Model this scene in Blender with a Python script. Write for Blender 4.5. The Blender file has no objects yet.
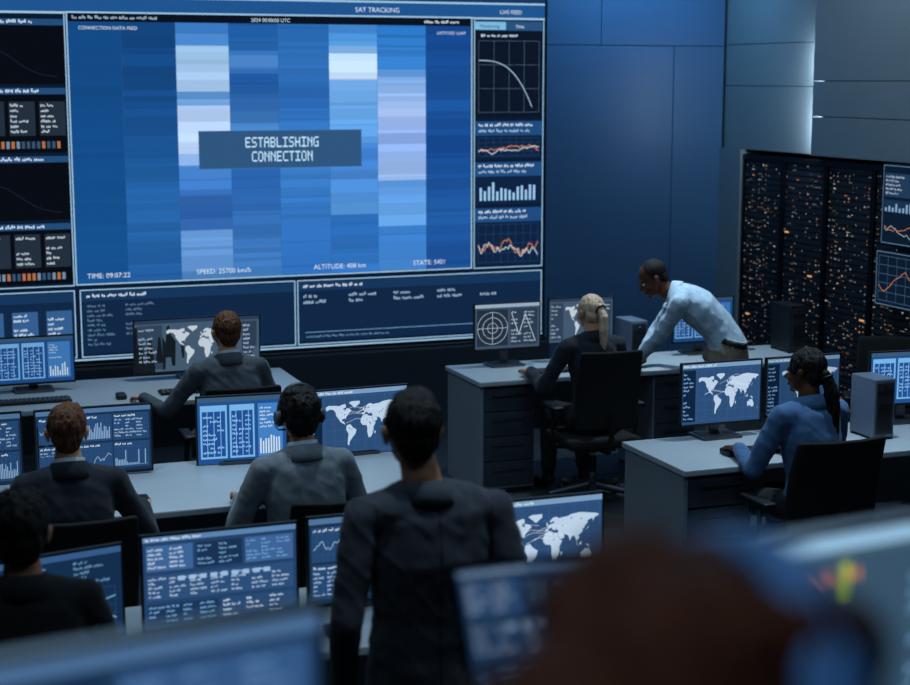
import bpy,bmesh,math,random
from mathutils import Matrix,Vector,noise,Euler
from mathutils.bvhtree import BVHTree
from mathutils.geometry import tessellate_polygon
R=random.Random(7)
SC=bpy.context.scene
def s2l(c):
    c=c/255.0
    return c/12.92 if c<=.04045 else ((c+.055)/1.055)**2.4
def C(r,g,b,k=1.0): return (s2l(r)*k,s2l(g)*k,s2l(b)*k)
# ---------------------------------------------------------------- materials
MATS={}
def mat(name,rgb,rough=.6,metal=0.0,var=.12,scale=8,bump=0.0,bscale=60,sheen=0,sss=0,spec=.4,stretch=(1,1,1),clear=0):
    if name in MATS: return MATS[name]
    m=bpy.data.materials.new(name);m.use_nodes=True;nt=m.node_tree;N=nt.nodes;L=nt.links
    p=N['Principled BSDF'];p.inputs['Roughness'].default_value=rough;p.inputs['Metallic'].default_value=metal
    p.inputs['Specular IOR Level'].default_value=spec
    if sheen: p.inputs['Sheen Weight'].default_value=sheen
    if clear: p.inputs['Coat Weight'].default_value=clear
    if sss:
        p.inputs['Subsurface Weight'].default_value=sss
        p.inputs['Subsurface Radius'].default_value=(.02,.008,.004);p.inputs['Subsurface Scale'].default_value=.5
    tc=N.new('ShaderNodeTexCoord');mp=N.new('ShaderNodeMapping');mp.inputs['Scale'].default_value=stretch
    L.new(tc.outputs['Object'],mp.inputs['Vector'])
    n=N.new('ShaderNodeTexNoise');n.inputs['Scale'].default_value=scale;n.inputs['Detail'].default_value=5
    L.new(mp.outputs[0],n.inputs['Vector'])
    r=N.new('ShaderNodeValToRGB');c=C(*rgb)
    r.color_ramp.elements[0].position=.3;r.color_ramp.elements[1].position=.7
    r.color_ramp.elements[0].color=(*[x*(1-var) for x in c],1);r.color_ramp.elements[1].color=(*[min(1,x*(1+var)) for x in c],1)
    L.new(n.outputs[0],r.inputs[0]);L.new(r.outputs[0],p.inputs['Base Color'])
    if bump:
        n2=N.new('ShaderNodeTexNoise');n2.inputs['Scale'].default_value=bscale;n2.inputs['Detail'].default_value=4
        L.new(mp.outputs[0],n2.inputs['Vector'])
        b=N.new('ShaderNodeBump');b.inputs['Strength'].default_value=bump;b.inputs['Distance'].default_value=.01
        L.new(n2.outputs[0],b.inputs['Height']);L.new(b.outputs[0],p.inputs['Normal'])
    MATS[name]=m;return m
def glow(name,sampling):
    m=bpy.data.materials.new(name);m.use_nodes=True;nt=m.node_tree;nt.nodes.clear()
    a=nt.nodes.new('ShaderNodeAttribute');a.attribute_name='Col'
    e=nt.nodes.new('ShaderNodeEmission');o=nt.nodes.new('ShaderNodeOutputMaterial')
    nt.links.new(a.outputs['Color'],e.inputs[0]);nt.links.new(e.outputs[0],o.inputs[0])
    m.cycles.emission_sampling=sampling
    return m
GBG=glow('display_backlight','FRONT');GFX=glow('display_pixels','NONE')
def emis(name,rgb,k):
    m=bpy.data.materials.new(name);m.use_nodes=True;nt=m.node_tree;nt.nodes.clear()
    e=nt.nodes.new('ShaderNodeEmission');o=nt.nodes.new('ShaderNodeOutputMaterial')
    e.inputs[0].default_value=(*C(*rgb),1);e.inputs[1].default_value=k
    nt.links.new(e.outputs[0],o.inputs[0]);return m
BLK=mat('black_plastic',(22,24,27),.45,bump=.02)
DARK=mat('dark_plastic',(38,42,47),.5)
CHROME=mat('polished_metal',(150,155,160),.25,1.0,var=.03)
ALU=mat('brushed_metal',(95,100,108),.4,.8,var=.05)
FAB=mat('chair_fabric',(14,16,18),.9,bump=.25,bscale=400)
DESKT=mat('desk_laminate',(176,184,190),.35,var=.04,scale=3)
DESKP=mat('desk_panel_grey',(132,140,148),.5,var=.05,scale=3)
DRAW=mat('drawer_front_dark',(60,68,78),.42,var=.06)
SILV=mat('silver_bezel',(150,165,180),.35,.3,var=.03)
# ---------------------------------------------------------------- mesh builder
class MB:
    def __init__(s): s.V=[];s.F=[];s.I=[];s.S=[];s.K=[];s.mats=[]
    def mi(s,m):
        if m not in s.mats: s.mats.append(m)
        return s.mats.index(m)
    def add(s,vs,fs,m,smooth=False,col=(1,1,1),M=None):
        b=len(s.V);i=s.mi(m)
        if M is not None: vs=[M@Vector(v) for v in vs]
        s.V.extend([tuple(v) for v in vs])
        for f in fs: s.F.append(tuple(b+k for k in f));s.I.append(i);s.S.append(smooth);s.K.append(col)
    def box(s,c,d,m,bev=0,seg=2,M=None,fn=None,smooth=False,sub=0):
        bm=bmesh.new();bmesh.ops.create_cube(bm,size=1)
        for v in bm.verts: v.co=Vector((v.co.x*d[0],v.co.y*d[1],v.co.z*d[2]))
        if bev: bmesh.ops.bevel(bm,geom=bm.edges[:],offset=min(bev,min(d)*.49),segments=seg,affect='EDGES',profile=.6)
        if sub: bmesh.ops.subdivide_edges(bm,edges=bm.edges[:],cuts=sub,use_grid_fill=True)
        vs=[]
        for v in bm.verts:
            p=v.co.copy()
            if fn: p=fn(p)
            vs.append(p+Vector(c))
        bm.verts.index_update()
        s.add(vs,[[v.index for v in f.verts] for f in bm.faces],m,smooth or (bev>0 and seg>2),M=M)
        bm.free()
    def b2(s,x0,x1,y0,y1,z0,z1,m,bev=0,seg=2,M=None):
        s.box(((x0+x1)/2,(y0+y1)/2,(z0+z1)/2),(x1-x0,y1-y0,z1-z0),m,bev,seg,M)
    def tube(s,pts,rad,m,n=14,M=None,flat=None):
        pts=[Vector(p) for p in pts]
        if not isinstance(rad,(list,tuple)): rad=[rad]*len(pts)
        vs=[];fs=[];prev=None
        for i,p in enumerate(pts):
            t=(pts[min(i+1,len(pts)-1)]-pts[max(i-1,0)]).normalized()
            if prev is None:
                u=t.orthogonal().normalized()
            else: u=(prev-t*prev.dot(t)).normalized()
            prev=u;w=t.cross(u)
            for k in range(n):
                a=2*math.pi*k/n
                vs.append(p+(u*math.cos(a)+w*math.sin(a))*rad[i])
        for i in range(len(pts)-1):
            for k in range(n):
                a=i*n+k;b=i*n+(k+1)%n
                fs.append((a,b,b+n,a+n))
        s.add(vs,fs,m,True,M=M)
        s.add(vs[:n],[tuple(range(n-1,-1,-1))],m,False,M=M)
        s.add(vs[-n:],[tuple(range(n))],m,False,M=M)
    def obj(s,name,loc=(0,0,0),rz=0,parent=None,link=True,bend=0):
        me=bpy.data.meshes.new(name)
        V=s.V
        if bend: V=[(x,y-bend*x*x if z>.12 else y,z) for x,y,z in V]
        me.from_pydata([tuple(v) for v in V],[],s.F)
        for m in s.mats: me.materials.append(m)
        me.polygons.foreach_set('material_index',s.I);me.polygons.foreach_set('use_smooth',s.S)
        if GBG in s.mats or GFX in s.mats:
            at=me.color_attributes.new('Col','FLOAT_COLOR','CORNER');arr=[]
            for f,k in zip(s.F,s.K):
                for _ in f: arr.extend((k[0],k[1],k[2],1))
            at.data.foreach_set('color',arr)
        me.update()
        o=bpy.data.objects.new(name,me);SC.collection.objects.link(o)
        o.location=loc;o.rotation_euler=(0,0,rz)
        if parent: o.parent=parent
        return o
# ---------------------------------------------------------------- display canvas
TM={}
def textmesh(t):
    if t in TM: return TM[t]
    cu=bpy.data.curves.new('tmp','FONT');cu.body=t;cu.size=1;cu.resolution_u=3
    o=bpy.data.objects.new('tmp',cu);SC.collection.objects.link(o)
    bpy.context.view_layer.update()
    e=o.evaluated_get(bpy.context.evaluated_depsgraph_get());me=e.to_mesh()
    vs=[(v.co.x,v.co.y) for v in me.vertices];fs=[tuple(p.vertices) for p in me.polygons]
    e.to_mesh_clear();bpy.data.objects.remove(o);bpy.data.curves.remove(cu)
    w=max([v[0] for v in vs]) if vs else 1
    TM[t]=(vs,fs,w);return TM[t]
PIX={'A':'01110100011000111111100011000110001','B':'11110100011000111110100011000111110','C':'01111100001000010000100001000001111','E':'11111100001000011110100001000011111','G':'01111100001000010011100011000101111','H':'10001100011000111111100011000110001','I':'11111001000010000100001000010011111','L':'10000100001000010000100001000011111','N':'10001110011010110011100011000110001','O':'01110100011000110001100011000101110','S':'01111100001000001110000010000111110','T':'11111001000010000100001000010000100'}
class Scr:
    def __init__(s,mb,u0,v0,y,k=1.0,sub=0,eps=.0006): s.mb=mb;s.u0=u0;s.v0=v0;s.y=y;s.k=k;s.sub=sub;s.eps=eps
    def put(s,pts,fs,col,layer):
        y=s.y-layer*s.eps
        col=tuple(c*s.k for c in col)
        s.mb.add([(s.u0+p[0],y,s.v0+p[1]) for p in pts],fs,GBG if layer==0 else GFX,False,col)
    def rect(s,u,v,w,h,col,layer=1):
        n=max(1,int(math.ceil(w/.06))) if s.sub else 1
        for i in range(n):
            a=u+w*i/n;b=u+w*(i+1)/n
            s.put([(a,v),(b,v),(b,v+h),(a,v+h)],[(0,1,2,3)],col,layer)
    def pixtext(s,t,u,v,h,cw,col,layer=4):
        x=u-len(t)*cw/2
        for ch in t:
            b=PIX[ch]
            for r in range(7):
                c=0
                while c<5:
                    if b[r*5+c]=='1':
                        e=c
                        while e<5 and b[r*5+e]=='1': e+=1
                        s.rect(x+cw*.8*c/5,v+h*(6-r)/7,cw*.8*(e-c)/5*1.02,h/7*1.02,col,layer);c=e
                    else: c+=1
            x+=cw
    def frame(s,u,v,w,h,t,col,layer=2):
        s.rect(u,v,w,t,col,layer);s.rect(u,v+h-t,w,t,col,layer);s.rect(u,v,t,h,col,layer);s.rect(u+w-t,v,t,h,col,layer)
    def line(s,pts,t,col,layer=3):
        for a,b in zip(pts[:-1],pts[1:]):
            dx=b[0]-a[0];dy=b[1]-a[1];l=math.hypot(dx,dy) or 1e-6
            nx=-dy/l*t/2;ny=dx/l*t/2
            s.put([(a[0]-nx,a[1]-ny),(b[0]-nx,b[1]-ny),(b[0]+nx,b[1]+ny),(a[0]+nx,a[1]+ny)],[(0,1,2,3)],col,layer)
    def text(s,t,u,v,h,col,layer=4,al=0,wide=1.0):
        vs,fs,w=textmesh(t);k=h/.7
        o=u-(w*k*wide)*al
        s.put([(o+x*k*wide,v+y*k) for x,y in vs],fs,col,layer)
    def words(s,u,v,w,h,col,layer=3,fill=.8):
        x=u
        while x<u+w*fill:
            n=R.randint(2,6)
            for i in range(n):
                if x>u+w: break
                s.rect(x,v+R.choice([0,0,h*.25]),h*.42,h*R.choice([.75,1,.6]),col,layer);x+=h*.62
            x+=h*.6
    def rows(s,u,v,w,h,n,col,layer=3,cols=1,fill=.8):
        rh=h/n
        for i in range(n):
            for c in range(cols):
                if R.random()<.9: s.words(u+w*c/cols,v+h-(i+1)*rh+rh*.25,w/cols*.85,rh*.5,col,layer,fill=R.uniform(.3,fill))
    def chart(s,u,v,w,h,col,layer=3,n=24,t=None,amp=.35,trend=0):
        p=[];y=.5
        for i in range(n+1):
            y+=R.uniform(-.18,.18)+(.5-y)*.25
            p.append((u+w*i/n,v+h*max(.03,min(.97,y+trend*(i/n-.5)))))
        s.line(p,t or h*.03,col,layer)
    def bars(s,u,v,w,h,n,col,layer=3):
        for i in range(n): s.rect(u+w*i/n,v,w/n*.55,h*R.uniform(.35,1),col,layer)
    def grid(s,u,v,w,h,nx,ny,t,col,layer=2):
        for i in range(nx+1): s.rect(u+w*i/nx-t/2,v,t,h,col,layer)
        for i in range(ny+1): s.rect(u,v+h*i/ny-t/2,w,t,col,layer)
LAND=[[(-168,66),(-156,71),(-128,70),(-110,68),(-95,72),(-82,73),(-80,63),(-93,59),(-82,52),(-78,60),(-65,58),(-56,52),(-66,45),(-75,38),(-81,31),(-81,25),(-84,30),(-97,27),(-97,20),(-90,21),(-87,16),(-83,10),(-78,8),(-86,12),(-95,15),(-105,20),(-113,30),(-118,34),(-124,41),(-125,49),(-135,58),(-150,60),(-165,55)],
[(-55,80),(-20,80),(-20,72),(-42,60),(-53,67),(-68,76)],
[(-78,8),(-62,11),(-50,0),(-35,-7),(-39,-18),(-48,-26),(-58,-35),(-65,-42),(-68,-54),(-74,-50),(-73,-35),(-70,-18),(-80,-5)],
[(-6,35),(10,37),(20,32),(32,31),(37,22),(43,12),(51,12),(40,-3),(40,-15),(35,-24),(28,-33),(18,-34),(12,-17),(13,-5),(9,4),(-8,5),(-17,14),(-16,24)],
[(-9,43),(-9,37),(-2,37),(4,43),(13,45),(16,39),(20,40),(24,37),(28,41),(36,36),(34,30),(43,13),(57,18),(56,25),(48,30),(57,26),(67,25),(73,18),(77,8),(81,16),(89,22),(95,16),(99,8),(103,2),(101,12),(106,10),(109,15),(108,21),(121,28),(121,38),(126,35),(129,42),(140,50),(137,54),(155,59),(157,52),(163,60),(179,66),(170,70),(140,73),(110,76),(80,73),(68,69),(45,67),(38,66),(30,70),(18,69),(6,61),(9,57),(18,60),(22,60),(20,55),(10,54),(3,51),(-4,48),(0,46),(-2,43)],
[(-5,50),(1,52),(-2,58),(-6,57)],[(131,32),(141,36),(143,44),(139,37)],
[(114,-22),(122,-17),(131,-12),(136,-15),(142,-11),(153,-27),(150,-37),(140,-38),(130,-32),(116,-35)],
[(96,5),(106,-6),(104,-1)],[(109,1),(117,6),(117,-3),(111,-3)],[(131,-1),(141,-3),(150,-10),(139,-8)],[(44,-16),(50,-15),(47,-25),(44,-22)],[(167,-46),(174,-41),(178,-38),(172,-44)]]
LTRI=[tessellate_polygon([[Vector((x,y,0)) for x,y in p]]) for p in LAND]
def worldmap(s,u,v,w,h,col,layer=2):
    for p,t in zip(LAND,LTRI):
        pts=[(u+w*(x+175)/355,v+h*(y+58)/142) for x,y in p]
        fs=[]
        for a,b,c in t:
            A,B,D=pts[a],pts[b],pts[c]
            cr=(B[0]-A[0])*(D[1]-A[1])-(B[1]-A[1])*(D[0]-A[0])
            fs.append((a,b,c) if cr>0 else (a,c,b))
        s.put(pts,fs,col,layer)
W_=C(205,222,238);LB=C(120,170,215);DB=C(16,36,64);OR=C(225,135,75);CY=C(120,205,225)
def fill_screen(s,w,h,kind):
    if kind=='map':
        s.rect(0,0,w,h,C(44,78,120),0);s.rect(0,h*.93,w,h*.07,C(120,155,190),1);s.words(w*.02,h*.945,w*.5,h*.035,W_,2)
        s.rect(w*.01,h*.04,w*.16,h*.86,DB,1);s.rows(w*.02,h*.06,w*.14,h*.8,12,LB,2)
        s.grid(w*.19,h*.05,w*.79,h*.85,8,5,w*.0015,C(70,115,165),1)
        worldmap(s,w*.19,h*.12,w*.79,h*.72,C(186,208,230),2)
        for i in range(16): s.rect(w*R.uniform(.25,.93),h*R.uniform(.3,.75),w*.01,w*.01,C(60,105,165),3)
        for i in range(7):
            a=w*R.uniform(.25,.6);b=h*R.uniform(.45,.75);s.line([(a,b),(a+w*.1,b+h*.06),(a+w*.25,b+h*.02)],w*.002,C(235,245,250),3)
    elif kind=='maplight':
        s.rect(0,0,w,h,C(66,88,110),0);s.rect(0,h*.93,w,h*.07,C(40,60,85),1);s.rect(w*.02,h*.05,w*.2,h*.85,C(48,66,88),1)
        s.rows(w*.03,h*.08,w*.18,h*.78,9,C(150,170,190),2)
        worldmap(s,w*.24,h*.1,w*.6,h*.78,C(190,203,214),2);s.rect(w*.86,h*.05,w*.12,h*.85,C(45,62,84),1)
        s.rows(w*.87,h*.08,w*.1,h*.78,9,C(160,180,200),2)
    elif kind=='win':
        s.rect(0,0,w,h,C(34,80,142),0);s.rect(0,h*.93,w,h*.07,C(60,90,120),1)
        for a,b in((.03,.3),(.36,.28)):
            s.rect(w*a,h*.08,w*b,h*.8,C(120,180,230),1);s.rect(w*(a+.02),h*.11,w*(b-.04),h*.68,C(30,80,150),2)
            for i in range(1,4): s.rect(w*(a+b*i/4),h*.11,w*.006,h*.68,C(150,200,240),3)
            s.rows(w*(a+.03),h*.14,w*(b-.06),h*.6,9,C(140,195,240),3,cols=3)
        s.rect(w*.68,h*.08,w*.28,h*.8,C(66,128,195),1);s.bars(w*.7,h*.12,w*.24,h*.3,8,W_,2);s.rows(w*.7,h*.5,w*.24,h*.34,6,W_,2)
    elif kind=='table':
        s.rect(0,0,w,h,C(36,66,104),0);s.rect(0,h*.94,w,h*.06,C(90,130,175),1);s.words(w*.02,h*.952,w*.4,h*.03,W_,2)
        s.rect(w*.02,h*.62,w*.3,h*.28,C(60,100,152),1);s.rows(w*.03,h*.64,w*.28,h*.24,5,W_,2,cols=2)
        s.rect(w*.34,h*.62,w*.3,h*.28,C(26,50,84),1);s.rows(w*.35,h*.64,w*.28,h*.24,5,LB,2,cols=2)
        s.rect(w*.66,h*.62,w*.32,h*.28,C(60,100,152),1);s.rows(w*.67,h*.64,w*.3,h*.24,6,LB,2,cols=3)
        s.rect(w*.02,h*.3,w*.96,h*.28,C(44,78,122),1);s.rows(w*.03,h*.32,w*.94,h*.24,5,C(175,200,225),2,cols=7)
        for i in range(9): s.rect(w*(.22+.07*i),h*.5,w*.045,h*.05,C(150,185,220),2)
        s.rect(w*.02,h*.04,w*.46,h*.22,C(28,54,88),1);s.rows(w*.03,h*.05,w*.44,h*.2,4,LB,2,cols=4)
        s.rect(w*.5,h*.04,w*.48,h*.22,C(40,74,116),1);s.rows(w*.51,h*.05,w*.46,h*.2,4,W_,2,cols=3)
    elif kind=='charts':
        s.rect(0,0,w,h,C(26,50,80),0);s.rect(0,h*.93,w,h*.07,C(80,115,155),1)
        for i in range(3):
            for j in range(2):
                u=w*(.02+.325*i);v=h*(.05+.44*j)
                s.rect(u,v,w*.31,h*.4,C(36,70,112),1);s.grid(u,v,w*.31,h*.4,8,5,w*.001,C(60,105,155),2)
                if (i+j)%3==0: s.rows(u+w*.01,v+h*.03,w*.29,h*.3,6,C(160,190,220),3,cols=3)
                elif (i+j)%2: s.chart(u+w*.01,v+h*.03,w*.29,h*.3,C(180,205,230),3,n=22,t=h*.006)
                else: s.bars(u+w*.01,v+h*.03,w*.29,h*.26,20,C(140,175,212),3)
                s.words(u+w*.01,v+h*.35,w*.2,h*.03,W_,3)
    elif kind=='radar':
        s.rect(0,0,w,h,C(62,80,100),0);s.rect(0,h*.92,w,h*.08,C(150,170,190),1)
        s.rect(w*.03,h*.06,w*.48,h*.82,C(34,48,66),1)
        cx,cy,r=w*.27,h*.46,h*.36
        for q in(1,.66,.33): s.line([(cx+r*q*math.cos(a*math.pi/16),cy+r*q*math.sin(a*math.pi/16)) for a in range(33)],w*.006,C(190,205,215),2)
        s.line([(cx-r,cy),(cx+r,cy)],w*.006,C(190,205,215),2);s.line([(cx,cy-r),(cx,cy+r)],w*.006,C(190,205,215),2)
        s.rect(w*.54,h*.06,w*.43,h*.82,C(44,60,80),1);s.line([(w*.56,h*.8),(w*.68,h*.3),(w*.78,h*.75),(w*.94,h*.12)],w*.008,W_,2)
        s.rows(w*.56,h*.1,w*.39,h*.74,9,C(160,180,200),2,cols=2)
    elif kind=='graph':
        s.rect(0,0,w,h,C(24,52,86),0);s.rect(0,h*.93,w,h*.07,C(60,100,150),1)
        s.grid(w*.05,h*.06,w*.9,h*.5,8,5,w*.002,C(60,105,155),1);s.chart(w*.05,h*.08,w*.9,h*.45,CY,3,n=16,t=w*.008)
        s.chart(w*.05,h*.08,w*.9,h*.45,W_,3,n=16,t=w*.006);s.rows(w*.05,h*.62,w*.9,h*.28,5,LB,2,cols=3)
    elif kind=='console':
        s.rect(0,0,w,h,C(62,86,104),0);s.rect(0,h*.93,w,h*.07,C(140,180,210),1);s.rect(w*.02,h*.05,w*.96,h*.85,C(52,78,100),1)
        s.text('UPLINK 04',w*.06,h*.80,h*.06,OR,3);s.rect(w*.215,h*.74,w*.022,h*.14,C(150,180,60),3)
        s.line([(w*(.27+.04*math.cos(a*math.pi/16)),h*(.1+.55*math.sin(a*math.pi/16))) for a in range(17)],w*.010,C(150,190,225),3)
        s.rows(w*.04,h*.1,w*.15,h*.6,9,LB,2);s.rows(w*.4,h*.1,w*.54,h*.7,11,LB,2,cols=3)
def monitor(x,y,ztop,w,h,kind,rz=0,bend=0,desk=.75,k=1.0,name='computer_monitor',bez=None):
    mb=MB();zt=ztop-desk;zb=zt-h;b=.008
    n=12;bez=bez or BLK
    def xbox(x0,x1,y0,y1,z0,z1,m):
        vs=[];fs=[]
        for i in range(n+1):
            X=x0+(x1-x0)*i/n
            vs+= [(X,y0,z0),(X,y1,z0),(X,y1,z1),(X,y0,z1)]
        for i in range(n):
            for q in range(4):
                a=i*4+q;c=i*4+(q+1)%4
                fs.append((a,a+4,c+4,c))
        fs.append((0,1,2,3));e=n*4;fs.append((e+3,e+2,e+1,e));mb.add(vs,fs,m)
    xbox(-w/2,w/2,.004,.022,zb,zt,DARK if bez is BLK else bez)
    xbox(-w/2+.02,w/2-.02,.022,.034,zb+.02,zt-.03,BLK)
    xbox(-w/2,w/2,-.001,.004,zb,zb+b*1.6,bez);xbox(-w/2,w/2,-.001,.004,zt-b,zt,bez)
    xbox(-w/2,-w/2+b,-.001,.004,zb,zt,bez);xbox(w/2-b,w/2,-.001,.004,zb,zt,bez)
    mb.box((0,.05,zb+h*.4),(.11,.04,.11),BLK,.01)
    mb.box((0,.075,(zb+h*.45)/2+.004),(.055,.022,zb+h*.45),ALU,.006)
    mb.box((0,.06,.009),(.24,.18,.014),ALU,.006)
    mb.box((0,.06,.0175),(.20,.15,.004),DARK,.001)
    s=Scr(mb,-w/2+b,zb+b*1.6,.0035,k,sub=bend>0,eps=.0004)
    fill_screen(s,w-2*b,h-b*2.6,kind)
    return mb.obj(name,(x,y,desk),rz,bend=bend)
# ---------------------------------------------------------------- furniture
def desk(x0,x1,y0,y1,peds=(),name='office_desk',h=.75,legs=True,base=0):
    mb=MB();cx=(x0+x1)/2;cy=(y0+y1)/2
    X0,X1,Y0,Y1=x0-cx,x1-cx,y0-cy,y1-cy
    mb.b2(X0,X1,Y0,Y1,h-.032,h,DESKT,.006,2)
    mb.b2(X0+.03,X1-.03,Y1-.06,Y1-.035,.28,h-.032,DESKP,.002)
    mb.b2(X0+.012,X0+.04,Y0+.03,Y1-.02,0,h-.032,DESKP,.003)
    mb.b2(X1-.04,X1-.012,Y0+.03,Y1-.02,0,h-.032,DESKP,.003)
    for a,b in peds:
        a-=cx;b-=cx
        mb.b2(a,b,Y0+.05,Y1-.08,.03,h-.033,DESKP,.003)
        mb.b2(a+.01,b-.01,Y0+.06,Y1-.09,0,.03,BLK)
        n=4;zz=.05;hh=(h-.045-zz)/n
        for i in range(n):
            z0=zz+hh*i;mb.b2(a+.012,b-.012,Y0+.03,Y0+.05,z0+.006,z0+hh-.006,DRAW,.004)
            mb.b2(a+(b-a)*.22,b-(b-a)*.22,Y0+.008,Y0+.018,z0+hh*.66,z0+hh*.66+.014,CHROME,.003)
            for q in(.24,.76): mb.b2(a+(b-a)*q-.006,a+(b-a)*q+.006,Y0+.014,Y0+.031,z0+hh*.66+.001,z0+hh*.66+.011,CHROME)
    mb.tube([(X1-.35,Y1-.13,h-.001),(X1-.35,Y1-.13,h+.003)],.035,BLK,20)
    return mb.obj(name,(cx,cy,base))
def keyboard(x,y,z=.75,rz=0):
    mb=MB();mb.box((0,0,.008),(.42,.13,.014),BLK,.004)
    for r in range(5):
        for c in range(15):
            mb.box((-.188+c*.0268,-.048+r*.024,.0175),(.021,.019,.006),DARK,.002,1)
    return mb.obj('computer_keyboard',(x,y,z),rz)
def mouse(x,y,z=.75,rz=0):
    mb=MB()
    mb.box((0,0,.016),(.06,.105,.032),BLK,.015,4,smooth=True)
    mb.b2(-.001,.001,.01,.05,.03,.0335,CHROME);mb.tube([(-.003,.03,.031),(.003,.03,.031)],.006,ALU,10)
    return mb.obj('computer_mouse',(x,y,z),rz)
def tower(x,y,z=.75,h=.37,w=.17,d=.4,rz=0,light=False):
    mb=MB();body=mat('tower_case_grey',(96,110,130),.4) if light else BLK
    mb.b2(-w/2,w/2,-d/2,d/2,.012,h,body,.008)
    for a in(-1,1):
        for b in(-1,1): mb.box((a*w*.38,b*d*.4,.006),(.03,.03,.012),BLK)
    mb.b2(-w/2+.012,w/2-.012,-d/2-.004,-d/2+.002,.03,h-.02,DARK,.002)
    for i in range(12): mb.b2(-w/2+.025,w/2-.025,-d/2-.007,-d/2-.003,.05+i*.013,.056+i*.013,BLK)
    mb.b2(-w/2+.02,w/2-.02,-d/2-.006,-d/2-.003,h-.09,h-.06,BLK,.001)
    mb.tube([(0,-d/2-.003,h-.04),(0,-d/2-.008,h-.04)],.009,CHROME,14)
    for i in range(5): mb.b2(w/2-.001,w/2+.002,-.08,.08,.08+i*.02,.088+i*.02,DARK)
    return mb.obj('computer_tower',(x,y,z),rz)
def chair(x,y,rz=0,back=1.0,wide=.45,seat=.45,base=0):
    mb=MB()
    for i in range(5):
        a=math.radians(90+72*i+18);d=Vector((math.cos(a),math.sin(a),0))
        mb.tube([d*.03+Vector((0,0,.115)),d*.16+Vector((0,0,.095)),d*.29+Vector((0,0,.075))],[.028,.022,.016],ALU,10)
        t=Vector((-d.y,d.x,0))
        mb.tube([d*.29+Vector((0,0,.08)),d*.29+Vector((0,0,.05))],.008,ALU,8)
        for q in(-1,1): mb.tube([d*.29+t*q*.008+Vector((0,0,.028)),d*.29+t*q*.026+Vector((0,0,.028))],.028,BLK,14)
    mb.tube([(0,0,.08),(0,0,.16)],.035,ALU,14);mb.tube([(0,0,.15),(0,0,seat-.06)],.018,CHROME,12);mb.tube([(0,0,.2),(0,0,.3)],.027,BLK,12)
    mb.box((0,-.02,seat-.075),(.2,.26,.04),BLK,.012)
    def sf(p): return Vector((p.x,p.y,p.z-.1*max(0,p.y-.12)+.12*p.x*p.x))
    mb.box((0,0,seat-.035),(.48,.46,.07),FAB,.032,4,fn=sf,smooth=True)
    zb=seat+.07;hb=back-zb
    def bf(p):
        v=(p.z/hb)
        return Vector((p.x*(1-.2*v*v),p.y+.75*p.x*p.x-.08*v-.10*v*v,p.z))
    mb.box((0,-.265,zb+hb/2),(wide,.045,hb),FAB,.022,4,fn=bf,smooth=True,sub=2)
    mb.tube([(0,-.08,seat-.08),(0,-.25,seat-.07),(0,-.3,seat),(0,-.315,seat+.2)],[.022,.022,.02,.016],BLK,10)
    for q in(-1,1):
        mb.tube([(q*.1,-.02,seat-.08),(q*.27,-.02,seat-.07),(q*.285,-.03,seat+.05),(q*.28,-.03,seat+.17)],.014,BLK,10)
        mb.box((q*.275,.0,seat+.185),(.07,.24,.028),BLK,.012,3)
    return mb.obj('office_chair',(x,y,base),rz)
# ---------------------------------------------------------------- people
def cap(p1,p2,r1,r2=None,l=0,n=18,m=5,sx=1.0):
    p1=Vector(p1);p2=Vector(p2);r2=r1 if r2 is None else r2
    t=p2-p1
    t=t.normalized() if t.length>1e-6 else Vector((0,0,1))
    u=t.orthogonal().normalized();w=t.cross(u);vs=[p1-t*r1];fs=[]
    rings=[]
    for i in range(1,m+1):
        a=math.pi/2*i/m;rings.append((p1-t*r1*math.cos(a),r1*math.sin(a)))
    for i in range(m):
        a=math.pi/2*i/m;rings.append((p2+t*r2*math.sin(a),r2*math.cos(a)))
    for c,r in rings:
        for k in range(n):
            b=2*math.pi*k/n;vs.append(c+(u*math.cos(b)+w*math.sin(b))*r)
    vs.append(p2+t*r2)
    for k in range(n): fs.append((0,1+(k+1)%n,1+k))
    for i in range(len(rings)-1):
        for k in range(n):
            a=1+i*n+k;b=1+i*n+(k+1)%n;fs.append((a,b,b+n,a+n))
    e=len(vs)-1;o=1+(len(rings)-1)*n
    for k in range(n): fs.append((o+k,o+(k+1)%n,e))
    return vs,fs,l
def ell(c,r,l=0,rot=None,n=20,m=12):
    vs=[];fs=[];Rm=Euler(rot).to_matrix() if rot else Matrix.Identity(3);c=Vector(c)
    def P(a,b): return c+Rm@Vector((r[0]*math.sin(a)*math.cos(b),r[1]*math.sin(a)*math.sin(b),r[2]*math.cos(a)))
    vs.append(P(0,0))
    for i in range(1,m):
        for k in range(n): vs.append(P(math.pi*i/m,2*math.pi*k/n))
    vs.append(P(math.pi,0))
    for k in range(n): fs.append((0,1+k,1+(k+1)%n))
    for i in range(m-2):
        for k in range(n):
            a=1+i*n+k;b=1+i*n+(k+1)%n;fs.append((a,a+n,b+n,b))
    o=1+(m-2)*n
    for k in range(n): fs.append((o+k,len(vs)-1,o+(k+1)%n))
    return vs,fs,l
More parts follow.
